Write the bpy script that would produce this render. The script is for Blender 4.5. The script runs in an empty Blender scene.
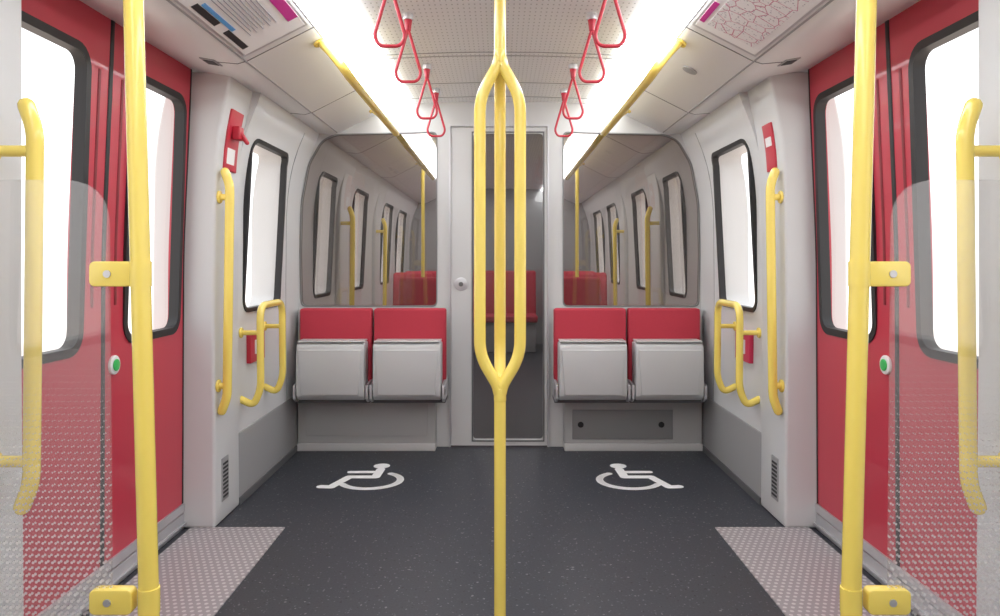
import bpy, bmesh, math
from mathutils import Vector, Matrix
S = bpy.context.scene
S.view_settings.view_transform = 'Standard'
S.view_settings.look = 'None'
S.view_settings.exposure = 0.42
COL = S.collection
# ---------------------------------------------------------------- materials
def nmat(name):
    m = bpy.data.materials.new(name); m.use_nodes = True
    nt = m.node_tree
    return m, nt, nt.nodes['Principled BSDF']
def mat(name, c, rough=0.5, metal=0.0, bump=0.0, bscale=400, coat=0.0, var=0.0):
    m, nt, b = nmat(name)
    b.inputs['Base Color'].default_value = (*c, 1)
    b.inputs['Roughness'].default_value = rough
    b.inputs['Metallic'].default_value = metal
    b.inputs['Coat Weight'].default_value = coat
    tc = nt.nodes.new('ShaderNodeTexCoord')
    no = nt.nodes.new('ShaderNodeTexNoise'); no.inputs['Scale'].default_value = bscale
    nt.links.new(tc.outputs['Object'], no.inputs['Vector'])
    if bump > 0:
        bp = nt.nodes.new('ShaderNodeBump'); bp.inputs['Strength'].default_value = bump
        bp.inputs['Distance'].default_value = 0.002
        nt.links.new(no.outputs['Fac'], bp.inputs['Height'])
        nt.links.new(bp.outputs['Normal'], b.inputs['Normal'])
    if var > 0:
        mx = nt.nodes.new('ShaderNodeMix'); mx.data_type = 'RGBA'
        mx.inputs['A'].default_value = (*[v*(1-var) for v in c], 1)
        mx.inputs['B'].default_value = (*[min(1, v*(1+var)) for v in c], 1)
        nt.links.new(no.outputs['Fac'], mx.inputs['Factor'])
        nt.links.new(mx.outputs['Result'], b.inputs['Base Color'])
    return m
def M(nt, op, a, b=None, c=None):
    n = nt.nodes.new('ShaderNodeMath'); n.operation = op
    for i, v in enumerate((a, b, c)):
        if v is None: continue
        if isinstance(v, (int, float)): n.inputs[i].default_value = v
        else: nt.links.new(v, n.inputs[i])
    return n.outputs[0]
def dotmask(nt, ax, ay, sx, sy, rad, stagger=True):
    """round dots on a staggered grid in object space; rad may be a socket"""
    tc = nt.nodes.new('ShaderNodeTexCoord'); sp = nt.nodes.new('ShaderNodeSeparateXYZ')
    nt.links.new(tc.outputs['Object'], sp.inputs[0])
    u = M(nt, 'MULTIPLY', sp.outputs[ax], sx); v = M(nt, 'MULTIPLY', sp.outputs[ay], sy)
    if stagger:
        row = M(nt, 'FLOOR', v); half = M(nt, 'MULTIPLY', M(nt, 'FLOORED_MODULO', row, 2.0), 0.5)
        u = M(nt, 'ADD', u, half)
    du = M(nt, 'SUBTRACT', M(nt, 'FLOORED_MODULO', u, 1.0), 0.5)
    dv = M(nt, 'SUBTRACT', M(nt, 'FLOORED_MODULO', v, 1.0), 0.5)
    d = M(nt, 'SQRT', M(nt, 'ADD', M(nt, 'MULTIPLY', du, du), M(nt, 'MULTIPLY', dv, dv)))
    if callable(rad): rad = rad(sp)
    return M(nt, 'LESS_THAN', d, rad)
def mixcol(nt, fac, a, b, out):
    mx = nt.nodes.new('ShaderNodeMix'); mx.data_type = 'RGBA'
    nt.links.new(fac, mx.inputs['Factor'])
    for k, v in (('A', a), ('B', b)):
        if isinstance(v, tuple): mx.inputs[k].default_value = (*v, 1)
        else: nt.links.new(v, mx.inputs[k])
    nt.links.new(mx.outputs['Result'], out)
    return mx.outputs['Result']

WALL = mat('wall_laminate', (.65, .655, .66), .42, bump=.12, bscale=500)
WHITE = mat('cove_white', (.78, .785, .79), .38)
PIL = mat('pillar_grp', (.61, .615, .62), .45, bump=.2, bscale=600)
GREYP = mat('wainscot_grey', (.33, .33, .335), .5, bump=.1)
LOWB = mat('lower_box_grey', (.44, .44, .44), .5, bump=.1)
BULK = mat('bulkhead_grey', (.58, .58, .58), .42)
DGREY = mat('dark_grey_plastic', (.12, .12, .125), .5)
RED = mat('door_red', (.52, .036, .065), .35, coat=.2)
SRED = mat('seat_red_fabric', (.47, .03, .055), .75, bump=.5, bscale=900, var=.25)
STRAP = mat('strap_red', (.52, .025, .05), .4)
YEL = mat('yellow_powdercoat', (.93, .73, .15), .25, bump=.06, bscale=700, coat=.5)
BLK = mat('rubber_black', (.015, .015, .017), .5)
ALU = mat('aluminium', (.60, .60, .62), .35, .6)
SHELL = mat('seat_shell_grey', (.54, .54, .545), .4)
GREEN = mat('button_green', (.05, .5, .12), .3)
WPL = mat('white_plastic', (.8, .8, .8), .3)
PINK = mat('print_magenta', (.6, .03, .3), .4)
CRIM = mat('call_panel_crimson', (.62, .03, .10), .4)
BLUE = mat('print_blue', (.1, .35, .7), .4)
SYM = mat('floor_marking_white', (.92, .92, .93), .5, var=.03)

def floor_mat():
    m, nt, b = nmat('floor_speckled')
    tc = nt.nodes.new('ShaderNodeTexCoord')
    no = nt.nodes.new('ShaderNodeTexNoise'); no.inputs['Scale'].default_value = 120
    nt.links.new(tc.outputs['Object'], no.inputs['Vector'])
    mx = nt.nodes.new('ShaderNodeMix'); mx.data_type = 'RGBA'
    nt.links.new(no.outputs['Fac'], mx.inputs['Factor'])
    mx.inputs['A'].default_value = (.022, .024, .031, 1); mx.inputs['B'].default_value = (.052, .056, .070, 1)
    cur = mx.outputs['Result']
    for sc, th, rr, c in ((46, .62, .24, (.20, .20, .21)), (90, .5, .34, (.13, .135, .15)), (60, .6, .26, (.008, .008, .01))):
        vo = nt.nodes.new('ShaderNodeTexVoronoi'); vo.inputs['Scale'].default_value = sc
        mp = nt.nodes.new('ShaderNodeMapping'); mp.inputs['Scale'].default_value = (1, 1, .1)
        dn = nt.nodes.new('ShaderNodeTexNoise'); dn.inputs['Scale'].default_value = sc*1.5
        nt.links.new(tc.outputs['Object'], dn.inputs['Vector'])
        av = nt.nodes.new('ShaderNodeVectorMath'); av.operation = 'MULTIPLY_ADD'
        nt.links.new(dn.outputs['Color'], av.inputs[0]); av.inputs[1].default_value = (.014, .014, 0); nt.links.new(tc.outputs['Object'], av.inputs[2])
        nt.links.new(av.outputs[0], mp.inputs[0]); nt.links.new(mp.outputs[0], vo.inputs['Vector'])
        sp = nt.nodes.new('ShaderNodeSeparateColor'); nt.links.new(vo.outputs['Color'], sp.inputs[0])
        r = M(nt, 'MULTIPLY', sp.outputs[1], rr)
        msk = M(nt, 'MULTIPLY', M(nt, 'LESS_THAN', vo.outputs['Distance'], r), M(nt, 'GREATER_THAN', sp.outputs[0], th))
        cur = mixcol(nt, msk, cur, c, b.inputs['Base Color'])
    b.inputs['Roughness'].default_value = .45
    return m
FLOOR = floor_mat()
def plate_mat():
    m, nt, b = nmat('threshold_tread_plate')
    k = dotmask(nt, 0, 1, 38, 38, .26)
    mixcol(nt, k, (.36, .34, .355), (.62, .60, .61), b.inputs['Base Color'])
    bp = nt.nodes.new('ShaderNodeBump'); bp.inputs['Strength'].default_value = .7; bp.inputs['Distance'].default_value = .003
    nt.links.new(k, bp.inputs['Height']); nt.links.new(bp.outputs['Normal'], b.inputs['Normal'])
    b.inputs['Roughness'].default_value = .45; b.inputs['Metallic'].default_value = .2
    return m
PLATE = plate_mat()
def perf_mat():
    m, nt, b = nmat('ceiling_perforated')
    k = dotmask(nt, 0, 1, 46, 23, .15, False)
    mixcol(nt, k, (.83, .84, .85), (.50, .50, .505), b.inputs['Base Color'])
    b.inputs['Roughness'].default_value = .5
    return m
PERF = perf_mat()
def emis(name, c, s):
    m = bpy.data.materials.new(name); m.use_nodes = True; nt = m.node_tree
    nt.nodes.clear(); e = nt.nodes.new('ShaderNodeEmission'); o = nt.nodes.new('ShaderNodeOutputMaterial')
    e.inputs[0].default_value = (*c, 1); e.inputs[1].default_value = s
    nt.links.new(e.outputs[0], o.inputs[0]); return m
LIGHT = emis('light_diffuser', (.965, .985, 1), 8.2)
def glass(name, tint, gl, rough=.01, milk=0.0, frit=False):
    m = bpy.data.materials.new(name); m.use_nodes = True; nt = m.node_tree
    nt.nodes.clear(); o = nt.nodes.new('ShaderNodeOutputMaterial')
    t = nt.nodes.new('ShaderNodeBsdfTransparent'); t.inputs[0].default_value = (*tint, 1)
    g = nt.nodes.new('ShaderNodeBsdfGlossy'); g.inputs['Roughness'].default_value = rough
    g.inputs[0].default_value = (.9, .88, .86, 1)
    mx = nt.nodes.new('ShaderNodeMixShader'); mx.inputs[0].default_value = gl
    nt.links.new(t.outputs[0], mx.inputs[1]); nt.links.new(g.outputs[0], mx.inputs[2])
    last = mx.outputs[0]
    if milk > 0:
        d = nt.nodes.new('ShaderNodeBsdfDiffuse'); d.inputs[0].default_value = (.85, .83, .82, 1)
        m2 = nt.nodes.new('ShaderNodeMixShader'); nt.links.new(last, m2.inputs[1]); nt.links.new(d.outputs[0], m2.inputs[2])
        if frit:
            def rad(sp):
                return M(nt, 'MINIMUM', M(nt, 'MAXIMUM', M(nt, 'MULTIPLY', M(nt, 'SUBTRACT', 1.02, sp.outputs[2]), .42), 0.0), .23)
            k = dotmask(nt, 0, 2, 72, 72, rad)
            nt.links.new(M(nt, 'MAXIMUM', M(nt, 'MULTIPLY', k, .55), milk), m2.inputs[0])
        else: m2.inputs[0].default_value = milk
        last = m2.outputs[0]
    nt.links.new(last, o.inputs[0]); return m
WGL = glass('window_glass', (.97, .97, .97), .05)
PGL = glass('tinted_partition_glass', (.52, .48, .455), .08, milk=.02)
DGL = glass('dark_door_glass', (.38, .37, .365), .04, milk=.02)
SGL = glass('screen_glass', (.97, .97, .97), .05, milk=.06, frit=True)
def poster_map():
    m, nt, b = nmat('route_map_print')
    tc = nt.nodes.new('ShaderNodeTexCoord')
    vo = nt.nodes.new('ShaderNodeTexVoronoi'); vo.feature = 'DISTANCE_TO_EDGE'; vo.inputs['Scale'].default_value = 16
    nt.links.new(tc.outputs['Object'], vo.inputs['Vector'])
    k = M(nt, 'LESS_THAN', vo.outputs['Distance'], .022)
    v2 = nt.nodes.new('ShaderNodeTexVoronoi'); v2.inputs['Scale'].default_value = 75
    nt.links.new(tc.outputs['Object'], v2.inputs['Vector'])
    k2 = M(nt, 'LESS_THAN', v2.outputs['Distance'], .25)
    c1 = mixcol(nt, k2, (.84, .83, .83), (.42, .39, .44), b.inputs['Base Color'])
    mixcol(nt, k, c1, (.55, .18, .28), b.inputs['Base Color'])
    b.inputs['Roughness'].default_value = .35
    return m
MAPM = poster_map()
PAPER = mat('poster_paper', (.88, .88, .88), .35)

# ---------------------------------------------------------------- geometry
class G:
    def __init__(s): s.v = []; s.f = []
    def add(s, v, f):
        o = len(s.v); s.v += [tuple(p) for p in v]; s.f += [tuple(i+o for i in q) for q in f]; return s
    def box(s, x0, x1, y0, y1, z0, z1):
        return s.add([(x0,y0,z0),(x1,y0,z0),(x1,y1,z0),(x0,y1,z0),(x0,y0,z1),(x1,y0,z1),(x1,y1,z1),(x0,y1,z1)],
                     [(0,3,2,1),(4,5,6,7),(0,1,5,4),(1,2,6,5),(2,3,7,6),(3,0,4,7)])
    def prism(s, poly, axis, a, b):
        """poly of 2D points extruded along axis"""
        def P(p, t):
            return {'y': (p[0], t, p[1]), 'x': (t, p[0], p[1]), 'z': (p[0], p[1], t)}[axis]
        n = len(poly)
        return s.add([P(p, a) for p in poly]+[P(p, b) for p in poly],
                     [tuple(range(n)), tuple(range(2*n-1, n-1, -1))]+[(i, (i+1) % n, n+(i+1) % n, n+i) for i in range(n)])
    def tube(s, pts, r, n=14, closed=False, cap=True):
        pts = [Vector(p) for p in pts]; N = len(pts)
        T = []
        for i in range(N):
            a = pts[(i-1) % N] if (closed or i > 0) else pts[i]
            b = pts[(i+1) % N] if (closed or i < N-1) else pts[i]
            T.append((b-a).normalized())
        up = Vector((0, 0, 1)) if abs(T[0].z) < .9 else Vector((1, 0, 0))
        u = (up - T[0]*up.dot(T[0])).normalized()
        rings = []
        def ring(c, t, u, rr):
            w = t.cross(u); return [c+(u*math.cos(2*math.pi*k/n)+w*math.sin(2*math.pi*k/n))*rr for k in range(n)]
        for i in range(N):
            u = (u - T[i]*u.dot(T[i])).normalized()
            if i == 0 and cap and not closed:
                for a in (80, 55, 28):
                    a = math.radians(a); rings.append(ring(pts[0]-T[0]*r*math.sin(a), T[0], u, r*math.cos(a)))
            rings.append(ring(pts[i], T[i], u, r))
            if i == N-1 and cap and not closed:
                for a in (28, 55, 80):
                    a = math.radians(a); rings.append(ring(pts[i]+T[i]*r*math.sin(a), T[i], u, r*math.cos(a)))
        v = [p for R in rings for p in R]; K = len(rings); f = []
        for i in range(K if closed else K-1):
            j = (i+1) % K
            for k in range(n): f.append((i*n+k, i*n+(k+1) % n, j*n+(k+1) % n, j*n+k))
        if not closed: f += [tuple(range(n)), tuple(range(K*n-1, (K-1)*n-1, -1))]
        return s.add(v, f)
    def cyl(s, c, ax, r, h, n=24, r2=None):
        c = Vector(c); a = Vector(ax).normalized(); u = a.orthogonal().normalized(); w = a.cross(u); r2 = r if r2 is None else r2
        v = [c+(u*math.cos(2*math.pi*k/n)+w*math.sin(2*math.pi*k/n))*r for k in range(n)]
        v += [c+a*h+(u*math.cos(2*math.pi*k/n)+w*math.sin(2*math.pi*k/n))*r2 for k in range(n)]
        return s.add(v, [tuple(range(n-1, -1, -1)), tuple(range(n, 2*n))]+[(k, (k+1) % n, n+(k+1) % n, n+k) for k in range(n)])
    def obj(s, name, m, bevel=0, smooth=True, seg=3, fixn=True):
        me = bpy.data.meshes.new(name); me.from_pydata(s.v, [], s.f); me.update()
        if fixn:
            bm = bmesh.new(); bm.from_mesh(me); bmesh.ops.recalc_face_normals(bm, faces=bm.faces)
            if bevel > 0:
                es = [e for e in bm.edges if len(e.link_faces) == 2 and e.calc_face_angle(0) > .6]
                bmesh.ops.bevel(bm, geom=es, offset=bevel, segments=seg, profile=.5, affect='EDGES', clamp_overlap=True)
            bm.to_mesh(me); bm.free()
        me.materials.append(m)
        if smooth:
            for p in me.polygons: p.use_smooth = True
            me.set_sharp_from_angle(angle=math.radians(38))
        o = bpy.data.objects.new(name, me); COL.objects.link(o); return o
def fillet(pts, rad, n=6, closed=False):
    pts = [Vector(p) for p in pts]; out = []; N = len(pts)
    for i in range(N):
        if not closed and i in (0, N-1): out.append(pts[i]); continue
        p, a, b = pts[i], pts[(i-1) % N], pts[(i+1) % N]
        d1, d2 = (a-p), (b-p); r = min(rad, d1.length*.48, d2.length*.48)
        s, e = p+d1.normalized()*r, p+d2.normalized()*r
        for k in range(n+1):
            t = k/n; out.append(s*(1-t)**2+p*2*t*(1-t)+e*t*t)
    return out
def group(name, parts):
    e = bpy.data.objects.new(name, None); e.empty_display_size = .1; COL.objects.link(e)
    for p in parts: p.parent = e
    return e
def child(parent, parts):
    for p in parts: p.parent = parent
    return parent
def cut(o, cutters):
    for c in cutters:
        md = o.modifiers.new('b', 'BOOLEAN'); md.operation = 'DIFFERENCE'; md.object = c; md.solver = 'EXACT'
    dg = bpy.context.evaluated_depsgraph_get(); dg.update()
    me = bpy.data.meshes.new_from_object(o.evaluated_get(dg)); o.modifiers.clear()
    o.data = me
    for p in me.polygons: p.use_smooth = True
    me.set_sharp_from_angle(angle=math.radians(30))
    for c in cutters: bpy.data.objects.remove(c)
def rrect(a0, a1, b0, b1, r, n=6):
    out = []
    for cx, cy, s in ((a1-r, b1-r, 0), (a0+r, b1-r, 90), (a0+r, b0+r, 180), (a1-r, b0+r, 270)):
        for k in range(n+1):
            t = math.radians(s+90*k/n); out.append((cx+r*math.cos(t), cy+r*math.sin(t)))
    return out
# side profiles: x as a function of height
def prof(tab):
    def raw(z):
        if z <= tab[0][0]: return tab[0][1]
        for (a, xa), (b, xb) in zip(tab, tab[1:]):
            if z <= b: return xa+(xb-xa)*(z-a)/(b-a)
        return tab[-1][1]
    return lambda z: (raw(z-.10)+raw(z-.05)+raw(z)+raw(z+.05)+raw(z+.10))/5
WP = prof([(0, 1.24), (.9, 1.25), (1.5, 1.245), (1.75, 1.205), (1.98, 1.10)])
PP = prof([(0, 1.23), (.9, 1.236), (1.6, 1.228), (1.8, 1.20), (1.98, 1.15)])
NP = prof([(0, 1.23), (.9, 1.238), (1.98, 1.238)])
DP = prof([(0, 1.37), (1.2, 1.365), (2.0, 1.33)])
def panel(g, P, s, y0, y1, z0, z1, off, th, n=16):
    zs = [z0+(z1-z0)*k/n for k in range(n+1)]
    poly = [(s*(P(z)-off), z) for z in zs]+[(s*(P(z)-off+th), z) for z in reversed(zs)]
    return g.prism(poly, 'y', y0, y1)
def xcut(s, y0, y1, z0, z1, r):
    g = G().prism(rrect(y0, y1, z0, z1, r), 'x', s*.9, s*1.8); return g.obj('cutter', BLK)
def winframe(g, P, s, y0, y1, z0, z1, r, wout, win_, off, depth):
    A = rrect(y0-wout, y1+wout, z0-wout, z1+wout, r+wout); B = rrect(y0+win_, y1-win_, z0+win_, z1-win_, max(r-win_, .01))
    n = len(A)
    v = [(s*(P(z)-off), y, z) for y, z in A]+[(s*(P(z)-off), y, z) for y, z in B]
    v += [(s*(P(z)-off+depth), y, z) for y, z in B]+[(s*(P(z)-off+depth), y, z) for y, z in A]
    f = []
    for L in range(4):
        M2 = (L+1) % 4
        for i in range(n): f.append((L*n+i, L*n+(i+1) % n, M2*n+(i+1) % n, M2*n+i))
    return g.add(v, f)
def pane(P, s, y0, y1, z0, z1, r, off, name='glass_pane'):
    n = 6
    pts = []
    for k in range(n+1):
        t = math.radians(90*k/n); pts.append((z0+r-r*math.cos(t), r-r*math.sin(t)))
    for k in range(1, 6): pts.append((z0+r+(z1-z0-2*r)*k/6, 0))
    for k in range(n+1):
        t = math.radians(90*k/n); pts.append((z1-r+r*math.sin(t), r-r*math.cos(t)))
    v = []
    for z, d in pts: v += [(s*(P(z)+off), y0+d, z), (s*(P(z)+off), y1-d, z)]
    return G().add(v, [(2*i, 2*i+1, 2*i+3, 2*i+2) for i in range(len(pts)-1)]).obj(name, WGL)

YB, YE = -2.6, 10.2
D0, D1 = 1.92, 3.20
BK = 4.60
REDD = mat('door_red_dark', (.22, .015, .025), .5)
INK = mat('ink', (.2, .22, .28), .5)
# ---------------------------------------------------------------- floor
fl = G().box(-1.45, 1.45, YB-.05, YE+.05, -.12, 0).obj('floor', FLOOR)
for s in (-1, 1):
    G().box(min(s*.93, s*1.335), max(s*.93, s*1.335), D0, D1, 0.0, .005).obj('door_threshold_plate', PLATE)
# ---------------------------------------------------------------- walls, windows, doors
wi = 0
for s, side in ((-1, 'left'), (1, 'right')):
    wa = G(); panel(wa, WP, s, D1+.28, YE, 0, 2.0, 0, .16, 40)
    oa = wa.obj('wall_'+side, WALL)
    wins = [(3.60, 4.19, .91, 1.75), (4.95, 5.45, .91, 1.75), (6.15, 6.75, .91, 1.75), (7.7, 8.3, .91, 1.75), (8.8, 9.5, .91, 1.75)]
    cut(oa, [xcut(s, *w, .06) for w in wins])
    wb = G(); panel(wb, WP, s, YB, D0-.28, 0, 2.0, 0, .16, 40)
    ob = wb.obj('rear_section', WALL)
    wins2 = [(.55, 1.3, .91, 1.75), (-.6, .15, .91, 1.75), (-1.8, -1.05, .91, 1.75)]
    cut(ob, [xcut(s, *w, .06) for w in wins2])
    parts = [ob]
    # pillars (door portal)
    for a, b, PQ in ((D1, 3.50, PP), (1.62, D0, NP)):
        g = G(); panel(g, PQ, s, a-.004 if a > 2 else a, b if a > 2 else b+.004, 0, 1.975, 0, .27, 24)
        parts.append(g.obj('door_portal_pillar', PIL, bevel=.014))
    for a, b in ((5.6, 5.9), (7.2, 7.5)):
        g = G(); panel(g, PP, s, a, b, 0, 1.95, .02, .2, 24)
        parts.append(g.obj('far_portal_pillar', PIL, bevel=.014))
    # wainscot
    for a, b in ((3.503, 4.49), (YB, 1.617)):
        g = G(); panel(g, WP, s, a, b, .03, .34, .006, .012); parts.append(g.obj('wainscot_panel', GREYP, bevel=.003))
    g = G(); panel(g, WP, s, 4.31, 4.316, .34, 1.9, .002, .006); parts.append(g.obj('panel_joint', GREYP))
    # vent
    g = G(); panel(g, PP, s, 3.27, 3.35, .09, .28, .004, .006); parts.append(g.obj('vent_plate', GREYP, bevel=.002))
    g = G()
    for k in range(9):
        z = .105+k*.018; panel(g, PP, s, 3.28, 3.34, z, z+.009, .0055, .004, 2)
    parts.append(g.obj('vent_slots', BLK))
    parts.append(G().box(min(s*1.30, s*1.52), max(s*1.30, s*1.52), YB, YE, 1.99, 2.26).obj('light_block_side', WHITE))  # unseen side box, added to close the light gap above the wall
    child(oa, parts)
    for w in wins+wins2:
        wi += 1
        g = G(); winframe(g, WP, s, *w, .06, .009, .012, .006, .033)
        group('window_%d' % wi, [g.obj('rubber_frame', BLK), pane(WP, s, *w, .06, .02)])
    G_ = G(); panel(G_, WP, s, 3.503, 4.49, 0, .035, .012, .016); G_.obj('baseboard_'+side, DGREY)
    # door: two leaves
    dn = 1 if s < 0 else 2
    leaves = []
    seam = 2.545
    for (a, b, wa_, wb_) in ((1.925, seam-.012, 1.96, 2.41), (seam+.012, D1-.014, 2.69, 3.145)):
        g = G(); panel(g, DP, s, a, b, .07, 1.985, 0, .045, 30); lf = g.obj('leaf', RED)
        cut(lf, [xcut(s, wa_, wb_, .86, 1.845, .07)])
        leaves.append(lf)
        g = G(); winframe(g, DP, s, wa_, wb_, .86, 1.845, .07, .010, .018, .005, .04); leaves.append(g.obj('window_gasket', BLK))
        leaves.append(pane(DP, s, wa_, wb_, .86, 1.845, .07, .022))
    g = G(); panel(g, DP, s, seam-.012, seam+.012, .07, 1.985, .004, .04); leaves.append(g.obj('centre_seal', BLK, bevel=.004))
    g = G(); panel(g, DP, s, D1-.014, D1-.004, .07, 1.985, .002, .04); leaves.append(g.obj('edge_seal', BLK))
    for yy in (2.475, 2.625):
        g = G(); panel(g, DP, s, yy-.008, yy+.008, 1.0, 1.80, .003, .006); leaves.append(g.obj('pressed_rib', REDD, bevel=.003))
    g = G(); panel(g, DP, s, 1.925, D1-.004, .0, .068, .006, .05); leaves.append(g.obj('kick_plate', ALU, bevel=.004))
    g = G(); panel(g, DP, s, 1.925, D1-.004, .02, .028, .016, .02); panel(g, DP, s, 1.925, D1-.004, .075, .11, .008, .012)
    leaves.append(g.obj('kick_rib', ALU))
    yb = 2.61
    bx = DP(.78)
    leaves.append(G().cyl((s*bx, yb, .79), (-s, 0, 0), .034, .012).obj('button_bezel', WPL, bevel=.004))
    leaves.append(G().cyl((s*(bx-.012), yb, .79), (-s, 0, 0), .021, .005).obj('button_lens', GREEN, bevel=.002))
    group('door_%d' % dn, leaves)

# ---------------------------------------------------------------- ceiling
cen = [(x/10*.55, 2.145-.015*(x/10)**2) for x in range(-10, 11)]
ce = G().prism(cen+[(p[0], p[1]+.03) for p in reversed(cen)], 'y', YB, YE).obj('ceiling', PERF)
cp = [G().box(-1.5, 1.5, YB-.05, YE+.05, 2.24, 2.28).obj('light_block_slab', WHITE)]  # unseen slab added to stop sky light leaking between the ceiling pieces
COV = [(.735, 2.085), (1.00, 1.95), (1.04, 1.938), (1.12, 1.945), (1.345, 1.985)]
for s in (-1, 1):
    up = [(.735, 2.12), (1.04, 1.99), (1.345, 2.02)]
    cp.append(G().prism([(s*a, b) for a, b in COV]+[(s*a, b) for a, b in reversed(up)], 'y', YB, YE).obj('cove_panel', WHITE))
    cp.append(G().prism([(s*.742, 2.082), (s*.728, 2.084), (s*.722, 2.10), (s*.74, 2.12)], 'y', YB, BK-.03).obj('light_trim_outer', ALU))
    g = G()
    for yj in (1.7, 2.93, 3.95, .4, 5.4, 7.0):
        g.prism([(s*.735, 2.0835), (s*1.00, 1.9485), (s*1.04, 1.9365), (s*1.12, 1.9435), (s*1.12, 1.947), (s*1.04, 1.94), (s*1.0, 1.953), (s*.735, 2.088)], 'y', yj, yj+.006)
    cp.append(g.obj('cove_joint', DGREY))
    cp.append(G().prism([(s*1.003, 1.9475), (s*1.009, 1.9445), (s*1.009, 1.95), (s*1.003, 1.952)], 'y', YB, BK-.03).obj('cove_long_joint', GREYP))
for yj in (1.55, 2.55, 3.5, 3.56, 4.1, 4.45):
    cp.append(G().prism([(a, b-.002) for a, b in cen]+[(p[0], p[1]+.004) for p in reversed(cen)], 'y', yj, yj+.008).obj('ceiling_joint', GREYP))
child(ce, cp)
# light diffusers stand slightly proud of the ceiling so they also wash it
for s in (-1, 1):
    sec = [(s*.552, 2.135), (s*.556, 2.108), (s*.566, 2.100), (s*.716, 2.074), (s*.728, 2.078), (s*.728, 2.12)]
    g = G().prism(sec, 'y', YB, BK-.03)
    g.obj('ceiling_light_strip', LIGHT, smooth=False)
    g = G().add([(s*.560, BK+.75, 2.117), (s*.728, BK+.75, 2.092), (s*.728, YE, 2.092), (s*.560, YE, 2.117)], [(0, 1, 2, 3)])
    g.obj('ceiling_light_strip', LIGHT, smooth=False)
    G().prism([(s*.54, 2.12), (s*.74, 2.09), (s*.74, 2.13), (s*.54, 2.15)], 'y', BK+.05, BK+.75).obj('ceiling_blank_panel', WHITE)
# end walls
G().box(-1.5, 1.5, YB-.05, YB, 0, 2.24).obj('wall_rear', WALL)
G().box(-1.5, 1.5, YE, YE+.05, 0, 2.24).obj('wall_end', GREYP)

# cove fittings
for s in (-1, 1):
    g = G().prism([(s*1.12, 1.941), (s*1.18, 1.951), (s*1.18, 1.96), (s*1.12, 1.955)], 'y', 2.90, 2.99)
    a = g.obj('housing', GREYP, bevel=.002)
    g = G().prism([(s*1.13, 1.9405), (s*1.17, 1.947), (s*1.17, 1.952), (s*1.13, 1.95)], 'y', 2.915, 2.975)
    group('door_sensor', [a, g.obj('lens', BLK)])
G().cyl((.86, 3.35, 2.021), (-.135*1, 0, -.265), .035, .006).obj('ceiling_speaker', GREYP, bevel=.002)

# ---------------------------------------------------------------- posters on cove
def cpt(s, t, y, off):
    x = 1.0-.265*t; z = 1.95+.135*t
    nx, nz = -.4539, -.891
    return (s*(x+nx*off), y, z+nz*off)
def cq(s, t0, t1, y0, y1, off, name, m):
    v = [cpt(s, t0, y0, off), cpt(s, t1, y0, off), cpt(s, t1, y1, off), cpt(s, t0, y1, off)]
    v += [cpt(s, t0, y0, off-.002), cpt(s, t1, y0, off-.002), cpt(s, t1, y1, off-.002), cpt(s, t0, y1, off-.002)]
    return G().add(v, [(0,1,2,3),(4,5,6,7),(0,1,5,4),(1,2,6,5),(2,3,7,6),(3,0,4,7)]).obj(name, m, smooth=False)
L = [cq(-1, .02, .95, 1.9, 2.88, .003, 'frame', ALU), cq(-1, .05, .92, 1.92, 2.86, .005, 'paper', PAPER),
     cq(-1, .78, .92, 2.50, 2.76, .007, 'corner_print', PINK), cq(-1, .09, .17, 2.60, 2.80, .007, 'label_dark', BLK),
     cq(-1, .09, .17, 2.33, 2.52, .007, 'label_dark_b', BLK), cq(-1, .18, .23, 2.35, 2.62, .007, 'label_blue', BLUE)]
for i in range(9):
    L.append(cq(-1, .30+.045*i, .306+.045*i, 2.35+.02*(i % 3), 2.72-.03*(i % 2), .007, 'text_line', INK))
group('poster', L)
R = [cq(1, .02, .95, 1.9, 2.88, .003, 'frame', ALU), cq(1, .05, .92, 1.92, 2.86, .005, 'paper', PAPER),
     cq(1, .14, .80, 1.95, 2.80, .007, 'network_map', MAPM), cq(1, .85, .92, 2.60, 2.80, .007, 'corner_print', PINK)]
group('route_map_poster', R)

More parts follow.
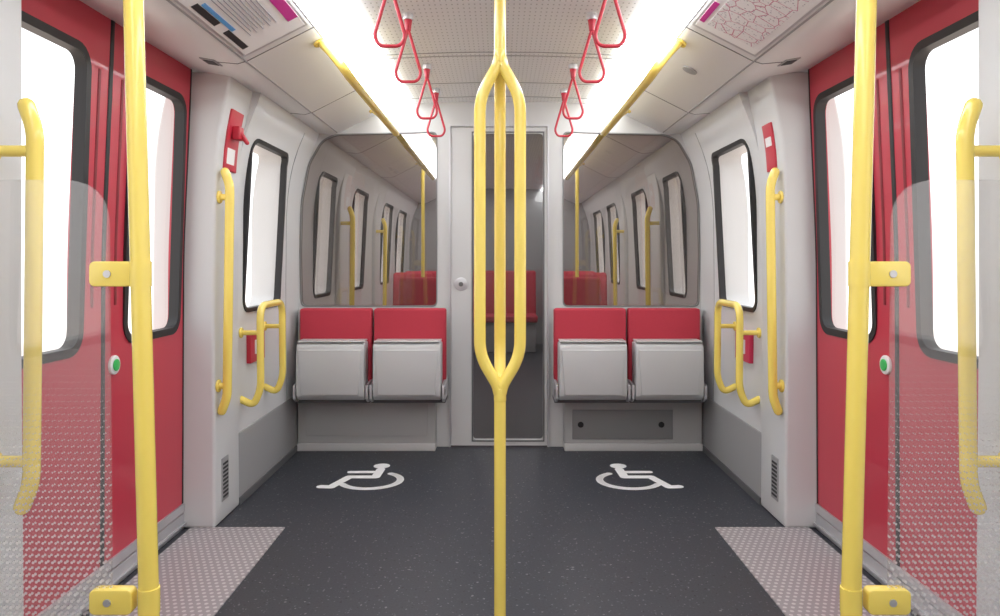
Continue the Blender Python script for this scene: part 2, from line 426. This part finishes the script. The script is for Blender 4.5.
# ---------------------------------------------------------------- bulkhead
def outline(off=0):
    pts = [(.392+off, .872+off), (1.236-off, .872+off), (1.243-off, 1.2), (1.235-off, 1.52), (1.19-off, 1.76), (1.11-off, 1.90), (1.03-off, 1.94-off), (.392+off, 1.955-off)]
    f = fillet([(a, 0, b) for a, b in pts], .035, 5, True)
    return [(p.x, p.z) for p in f]
plate = G().box(-1.26, 1.26, BK, BK+.04, 0, 2.2).obj('wall_bulkhead', BULK)
cs = []
for s in (-1, 1):
    cs.append(G().prism([(s*a, b) for a, b in outline()], 'y', BK-.1, BK+.2).obj('c', BLK))
cs.append(G().box(-.318, .306, BK-.1, BK+.2, -.1, 2.0).obj('c', BLK))
cut(plate, cs)
FG = mat('frame_grey', (.2, .2, .2), .4)
for s in (-1, 1):
    a = outline(.002); g = G().add([(s*p[0], BK+.012, p[1]) for p in a], [tuple(range(len(a)))]).obj('pane', PGL, smooth=False)
    A, B = outline(-.003), outline(.004); nn = len(A)
    v = [(s*p[0], BK-.004, p[1]) for p in A]+[(s*p[0], BK-.004, p[1]) for p in B]+[(s*p[0], BK+.03, p[1]) for p in B]+[(s*p[0], BK+.03, p[1]) for p in A]
    f = [(l*nn+i, l*nn+(i+1) % nn, ((l+1) % 4)*nn+(i+1) % nn, ((l+1) % 4)*nn+i) for l in range(4) for i in range(nn)]
    group('partition_glass', [g, G().add(v, f).obj('edge_frame', FG)])
    sx = lambda a, b: (min(s*a, s*b), max(s*a, s*b))
    bx = G().box(*sx(.392, 1.23), 4.50, BK, .035, .86).obj('bulkhead_lower_box', LOWB, bevel=.006)
    pl = G().box(*sx(.392, 1.23), 4.485, BK, 0, .045).obj('plinth', BULK, bevel=.004)
    pr = [pl]
    if s > 0:
        pr.append(G().box(.44, 1.05, 4.494, 4.502, .07, .25).obj('access_panel', mat('access_grey', (.25, .25, .255), .5), bevel=.003))
        for xx in (.49, .98): pr.append(G().cyl((xx, 4.495, .16), (0, -1, 0), .018, .004).obj('quarter_turn_lock', BLK))
    else:
        pr.append(G().box(-1.18, -.44, 4.495, 4.502, .09, .30).obj('access_panel', LOWB, bevel=.004))
    child(bx, pr)
    child(plate, [bx])
df = G().box(-.318, -.306, BK-.012, BK+.04, 0, 2.0).box(.294, .306, BK-.012, BK+.04, 0, 2.0).box(-.306, .294, BK-.012, BK+.04, 1.988, 2.0).obj('frame', ALU)
leaf = G().box(-.304, .292, BK-.002, BK+.03, .008, 1.985).obj('leaf', BULK)
cut(leaf, [G().prism(rrect(-.168, .268, .045, 1.945, .02), 'y', BK-.1, BK+.2).obj('c', BLK)])
dp = G().add([(-.17, BK+.015, .04), (.27, BK+.015, .04), (.27, BK+.015, 1.95), (-.17, BK+.015, 1.95)], [(0, 1, 2, 3)]).obj('glass', DGL, smooth=False)
lk = G().cyl((-.242, BK-.002, 1.01), (0, -1, 0), .040, .008).obj('lock_rose', ALU, bevel=.002)
lk2 = G().cyl((-.242, BK-.01, 1.01), (0, -1, 0), .014, .006).obj('lock_barrel', DGREY)
edge = G().box(-.176, -.168, BK-.006, BK, .04, 1.95).box(.268, .276, BK-.006, BK, .04, 1.95).box(-.176, .276, BK-.006, BK, .032, .04).box(-.176, .276, BK-.006, BK, 1.95, 1.958).obj('glazing_bead', DGREY)
group('door_3', [df, leaf, dp, lk, lk2, edge])

# ---------------------------------------------------------------- tip-up seats
def tip_seat(x0, x1):
    P = []
    back = G().box(x0+.003, x1-.003, 4.385, 4.46, .40, .872).obj('backrest', SRED, bevel=.014)
    P.append(back)
    P.append(G().box(x0+.006, x1-.006, 4.455, 4.50, .38, .86).obj('back_shell', SHELL, bevel=.01))
    a, b = x0+.022, x1-.022
    prof_ = [(4.383, .680), (4.30, .686), (4.262, .680), (4.246, .664), (4.238, .62), (4.236, .43), (4.246, .375), (4.275, .350), (4.383, .345)]
    P.append(G().prism(prof_, 'x', a, b).obj('pan', SHELL, bevel=.009))
    f = [(a+.012, .645), (b-.012, .645), (b-.03, .385), (a+.03, .385)]
    P.append(G().prism(f, 'y', 4.231, 4.25).obj('pan_field', SHELL, bevel=.005))
    P.append(G().box(a+.004, b-.004, 4.25, 4.38, .686, .694).obj('cushion_edge', SHELL, bevel=.003))
    for xx in (x0+.001, x1-.016):
        P.append(G().prism([(4.25, .44), (4.25, .36), (4.30, .335), (4.50, .335), (4.50, .46)], 'x', xx, xx+.015).obj('hinge_arm', ALU, bevel=.003))
        P.append(G().cyl((xx-.002, 4.285, .395), (1, 0, 0), .017, .019).obj('hinge_pin', DGREY))
    P.append(G().box(x0, x1, 4.32, 4.50, .325, .345).obj('support_beam', DGREY, bevel=.004))
    group('tip_up_seat', P)
for s in (-1, 1):
    for a, b in ((.318, .752), (.758, 1.192)):
        tip_seat(min(s*a, s*b), max(s*a, s*b))

# ---------------------------------------------------------------- seats beyond the glass / behind the camera
def pass_seat(x, y, face):
    P = []
    f = face
    P.append(G().prism([(y, .42), (y+f*.10, 1.02), (y+f*.17, 1.02), (y+f*.10, .42)], 'x', x-.22, x+.22).obj('backrest', SRED, bevel=.03))
    P.append(G().box(x-.22, x+.22, min(y-f*.42, y+f*.05), max(y-f*.42, y+f*.05), .38, .47).obj('cushion', SRED, bevel=.025))
    P.append(G().box(x-.2, x+.2, min(y-f*.35, y), max(y-f*.35, y), 0, .38).obj('base', GREYP, bevel=.02))
    group('passenger_seat', P)
for s in (-1, 1):
    pass_seat(s*.60, 5.9, 1)
    for yy in (8.2, 9.2): pass_seat(s*.98, yy, 1)
    pass_seat(s*.25, 9.6, 1)
    for xx in (.55, 1.0):
        pass_seat(s*xx, -1.6, -1)
        pass_seat(s*xx, -.9, -1)

# ---------------------------------------------------------------- yellow grab rails
def vrail(s, P, y, z0, z1, xa, xb, name='vertical_grab_rail', r=.0195):
    """xa = |x| at bottom, xb = |x| at top"""
    X = lambda z: xa+(xb-xa)*(z-z0)/(z1-z0)
    pts = [(s*(X(z0)+.022), y, z0), (s*X(z0+.06), y, z0+.06), (s*X(z1-.06), y, z1-.06), (s*(X(z1)+.022), y, z1)]
    P_ = [G().tube(fillet(pts, .05), r, n=18).obj('rail', YEL)]
    for z in (z0+.11, z1-.11):
        P_.append(G().cyl((s*P(z), y, z), (-s, 0, 0), .014, P(z)-X(z)).obj('standoff', YEL))
        P_.append(G().cyl((s*(P(z)+.001), y, z), (-s, 0, 0), .028, .010).obj('rose', YEL, bevel=.003))
    group(name, P_)
def urail(s, y0, y1, z0, z1):
    X = lambda z, o=.095: s*(WP(z)-o)
    zb = z0
    pts = [(X(zb+.03, .0), y0, zb+.03), (X(zb, .06), y0, zb), (X(zb+.06), y0, zb+.08), (X(z1), y0, z1), (X(z1), y1, z1), (X(zb+.06), y1, zb+.08), (X(zb, .06), y1, zb), (X(zb+.03, .0), y1, zb+.03)]
    P_ = [G().tube(fillet(pts, .075, 8), .0175).obj('loop', YEL)]
    for y in (y0, y1):
        z = z1-.13
        P_.append(G().cyl((s*WP(z), y, z), (-s, 0, 0), .012, .095).obj('standoff', YEL))
        P_.append(G().cyl((s*(WP(z)+.001), y, z), (-s, 0, 0), .025, .010).obj('rose', YEL, bevel=.003))
    group('folding_grab_rail', P_)
for s in (-1, 1):
    vrail(s, PP, 3.235, .50, 1.545, 1.194, 1.180)
    vrail(s, NP, 1.80, .56, 1.535, 1.14, 1.130)
    vrail(s, PP, 5.63, .5, 1.55, 1.13, 1.12)
    vrail(s, PP, 7.23, .5, 1.55, 1.13, 1.12)
    vrail(s, WP, -.8, .5, 1.55, 1.18, 1.17)
    vrail(s, WP, .35, .5, 1.55, 1.18, 1.17)
    urail(s, 3.56, 3.92, .46, .94)
    # tall stanchion beyond the glass
    P_ = [G().tube([(s*.74, 7.1, 0), (s*.74, 7.1, 2.085)], .0175, cap=False).obj('pole', YEL), G().cyl((s*.74, 7.1, 0), (0, 0, 1), .04, .012).obj('floor_rose', YEL)]
    group('stanchion_pole', P_)
    # overhead rails
    xs, zs = .62, 1.915
    def orail(ya, yb):
        pts = [(s*.748, ya, 2.07), (s*.70, ya-.05, 2.02), (s*.635, ya-.11, 1.94), (s*xs, ya-.03, zs), (s*xs, yb-.15, zs), (s*xs, yb-.01, zs), (s*.70, yb+.03, 2.02), (s*.76, yb, 2.065)]
        P_ = [G().tube(fillet(pts, .06, 6), .0195).obj('rail', YEL)]
        P_.append(G().cyl((s*.755, ya, 2.075), (-s*.45, 0, -.89), .03, .012).obj('rose', YEL, bevel=.003))
        P_.append(G().cyl((s*.765, yb, 2.070), (-s*.45, 0, -.89), .03, .012).obj('rose_b', YEL, bevel=.003))
        group('overhead_grab_rail', P_)
    orail(3.10, 4.47)
    orail(4.95, 6.9)

# poles at doors with glass screens
PY = 1.60
for s in (-1, 1):
    px = lambda z: s*(.778+(z-1.16)*.026)
    P_ = [G().tube([(px(0), PY, 0.0), (px(1.0), PY, 1.0), (px(2.062), PY, 2.062)], .0205, n=24, cap=False).obj('pole', YEL)]
    P_.append(G().cyl((px(0), PY, 0), (0, 0, 1), .045, .012).obj('floor_rose', YEL, bevel=.003))
    P_.append(G().cyl((px(2.05), PY, 2.03), (0, 0, 1), .035, .03).obj('ceiling_rose', YEL, bevel=.003))
    group('door_grab_pole', P_)
    zt, zb = 1.333, .12
    xe = lambda z: .842+(z-.8)*.008
    r = .1
    pts = [(xe(zb), zb), (xe(zt), zt), (1.215, zt), (1.215, zb)]
    f = fillet([(a, 0, b) for a, b in pts], r, 10, True)
    poly = [(s*p.x, p.z) for p in f]
    sc = G().prism(poly, 'y', PY-.004, PY+.004).obj('screen', SGL, smooth=False)
    parts = [sc]
    for z in (1.13, .425):
        parts.append(G().prism([(s*a, b) for a, b in rrect(.79, .882, z-.027, z+.027, .012)], 'y', PY-.014, PY+.014).obj('bracket', YEL, bevel=.003))
        parts.append(G().cyl((s*.842, PY-.013, z), (0, -1, 0), .008, .004).obj('bolt', ALU))
        parts.append(G().tube([(px(z), PY, z-.027), (px(z), PY, z+.027)], .0225, n=24, cap=False).obj('clamp', YEL))
    parts.append(G().box(min(s*1.21, s*1.226), max(s*1.21, s*1.226), PY-.012, PY+.012, .12, 1.33).obj('wall_channel', ALU))
    group('draught_screen', parts)

# centre pole with triple loop
CY = 2.20
P_ = []
P_.append(G().tube([(0, CY, 0), (0, CY, .79)], .0175, n=24, cap=False).obj('lower_pole', YEL))
P_.append(G().tube([(0, CY, 1.735), (0, CY, 2.143)], .0175, n=24, cap=False).obj('upper_pole', YEL))
for ang in (0, 180, 90):
    c, d = math.cos(math.radians(ang))*.060, math.sin(math.radians(ang))*.060
    pts = [(c*.05, CY+d*.05, .765), (c*.15, CY+d*.15, .79), (c, CY+d, .875), (c, CY+d, 1.645), (c*.15, CY+d*.15, 1.735), (c*.05, CY+d*.05, 1.76)]
    P_.append(G().tube(fillet(pts, .05, 8), .0175, n=18).obj('loop_strand', YEL))
P_.append(G().cyl((0, CY, .74), (0, 0, 1), .0185, .04).obj('lower_collar', YEL, bevel=.003))
P_.append(G().cyl((0, CY, 1.745), (0, 0, 1), .0185, .04).obj('upper_collar', YEL, bevel=.003))
P_.append(G().cyl((0, CY, 0), (0, 0, 1), .05, .012).obj('floor_rose', YEL, bevel=.003))
P_.append(G().cyl((0, CY, 2.132), (0, 0, 1), .045, .012).obj('ceiling_rose', YEL, bevel=.003))
group('centre_grab_pole', P_)

# ---------------------------------------------------------------- hanging straps
for s in (-1, 1):
    for y in (1.9, 2.45, 2.94, 3.70, 4.23):
        x = s*.365; zc = 2.138
        P_ = [G().cyl((x, y, zc), (0, 0, -1), .022, .025).obj('mount', ALU, bevel=.003),
              G().cyl((x, y, zc-.024), (0, 0, -1), .016, .045, r2=.011).obj('swivel', STRAP, bevel=.002)]
        lp = [(x, y, 2.078), (x-.052, y, 1.90), (x-.035, y, 1.868), (x+.035, y, 1.868), (x+.052, y, 1.90)]
        P_.append(G().tube(fillet(lp, .02, 5, True), .0062, n=10, closed=True).obj('strap_loop', STRAP))
        group('hanging_strap', P_)

# ---------------------------------------------------------------- wall devices
g = G(); panel(g, PP, -1, 3.27, 3.42, 1.56, 1.83, .008, .012, 6); a = g.obj('backplate', STRAP, bevel=.003)
b = G().box(-1.20, -1.165, 3.31, 3.37, 1.70, 1.76).obj('handle_block', STRAP, bevel=.006)
c = G().tube([(-1.175, 3.34, 1.74), (-1.145, 3.35, 1.69)], .01).obj('lever', STRAP)
g = G(); panel(g, PP, -1, 3.29, 3.38, 1.59, 1.66, .010, .006, 3); d = g.obj('label', WPL)
group('emergency_brake_handle', [a, b, c, d])
g = G(); panel(g, PP, 1, 3.27, 3.38, 1.56, 1.77, .008, .012, 6); a = g.obj('backplate', STRAP, bevel=.003)
g = G(); panel(g, PP, 1, 3.29, 3.36, 1.67, 1.71, .010, .006, 3); d = g.obj('label', WPL)
group('emergency_call_plate', [a, d])
for s, m_ in ((-1, STRAP), (1, CRIM)):
    g = G(); panel(g, WP, s, 3.64, 3.86, .65, .80, .022, .022, 3); a = g.obj('box', m_, bevel=.004)
    g = G(); panel(g, WP, s, 3.70, 3.80, .69, .76, .026, .006, 3); a2 = g.obj('label', WPL)
    group('wheelchair_call_panel', [a, a2])

# ---------------------------------------------------------------- wheelchair floor symbols
def symbol(s):
    ox, oy = .665, 3.74
    z = .0016
    g = G()
    def disc(u, v, r):
        g.cyl((s*(ox+u), oy+v, 0.0002), (0, 0, 1), r, z, 20)
    def stroke(pts, w):
        for i, (a, b) in enumerate(zip(pts, pts[1:])):
            a, b = Vector(a), Vector(b); d = (b-a).normalized(); n = Vector((-d.y, d.x))*w/2
            q = [a+n, b+n, b-n, a-n]
            g.prism([(s*(ox+p.x), oy+p.y) for p in q], 'z', .0002, z)
        for p in pts: disc(p[0], p[1], w/2)
    disc(.0, .425, .046)
    stroke([(-.005, .36), (.0, .215), (.14, .215), (.20, .04), (.25, .045)], .048)
    stroke([(0, .305), (.15, .305)], .040)
    arc = []
    for k in range(22):
        t = math.radians(125+k*(205/21)); arc.append((.015+.155*math.cos(t), .155+.145*math.sin(t)))
    stroke(arc, .038)
    g.obj('wheelchair_floor_symbol', SYM, smooth=False)
symbol(-1); symbol(1)

# ---------------------------------------------------------------- world
w = bpy.data.worlds.new('outside_sky'); S.world = w; w.use_nodes = True; nt = w.node_tree
bg = nt.nodes['Background']
tc = nt.nodes.new('ShaderNodeTexCoord'); sp = nt.nodes.new('ShaderNodeSeparateXYZ'); cr = nt.nodes.new('ShaderNodeValToRGB')
nt.links.new(tc.outputs['Generated'], sp.inputs[0])
nt.links.new(M(nt, 'MULTIPLY_ADD', sp.outputs[2], 1.5, .5), cr.inputs[0])
cr.color_ramp.elements[0].position = .2; cr.color_ramp.elements[0].color = (.92, .78, .68, 1)
cr.color_ramp.elements[1].position = .52; cr.color_ramp.elements[1].color = (.98, .99, 1, 1)
nt.links.new(cr.outputs[0], bg.inputs[0]); bg.inputs[1].default_value = 1.6

# ---------------------------------------------------------------- camera
cd = bpy.data.cameras.new('camera'); co = bpy.data.objects.new('camera', cd); COL.objects.link(co)
co.location = (0, 0, 1.16); co.rotation_euler = (math.radians(90), 0, 0)
cd.sensor_width = 36; cd.lens = 26.64; cd.shift_y = -.048; cd.clip_start = .05
S.camera = co
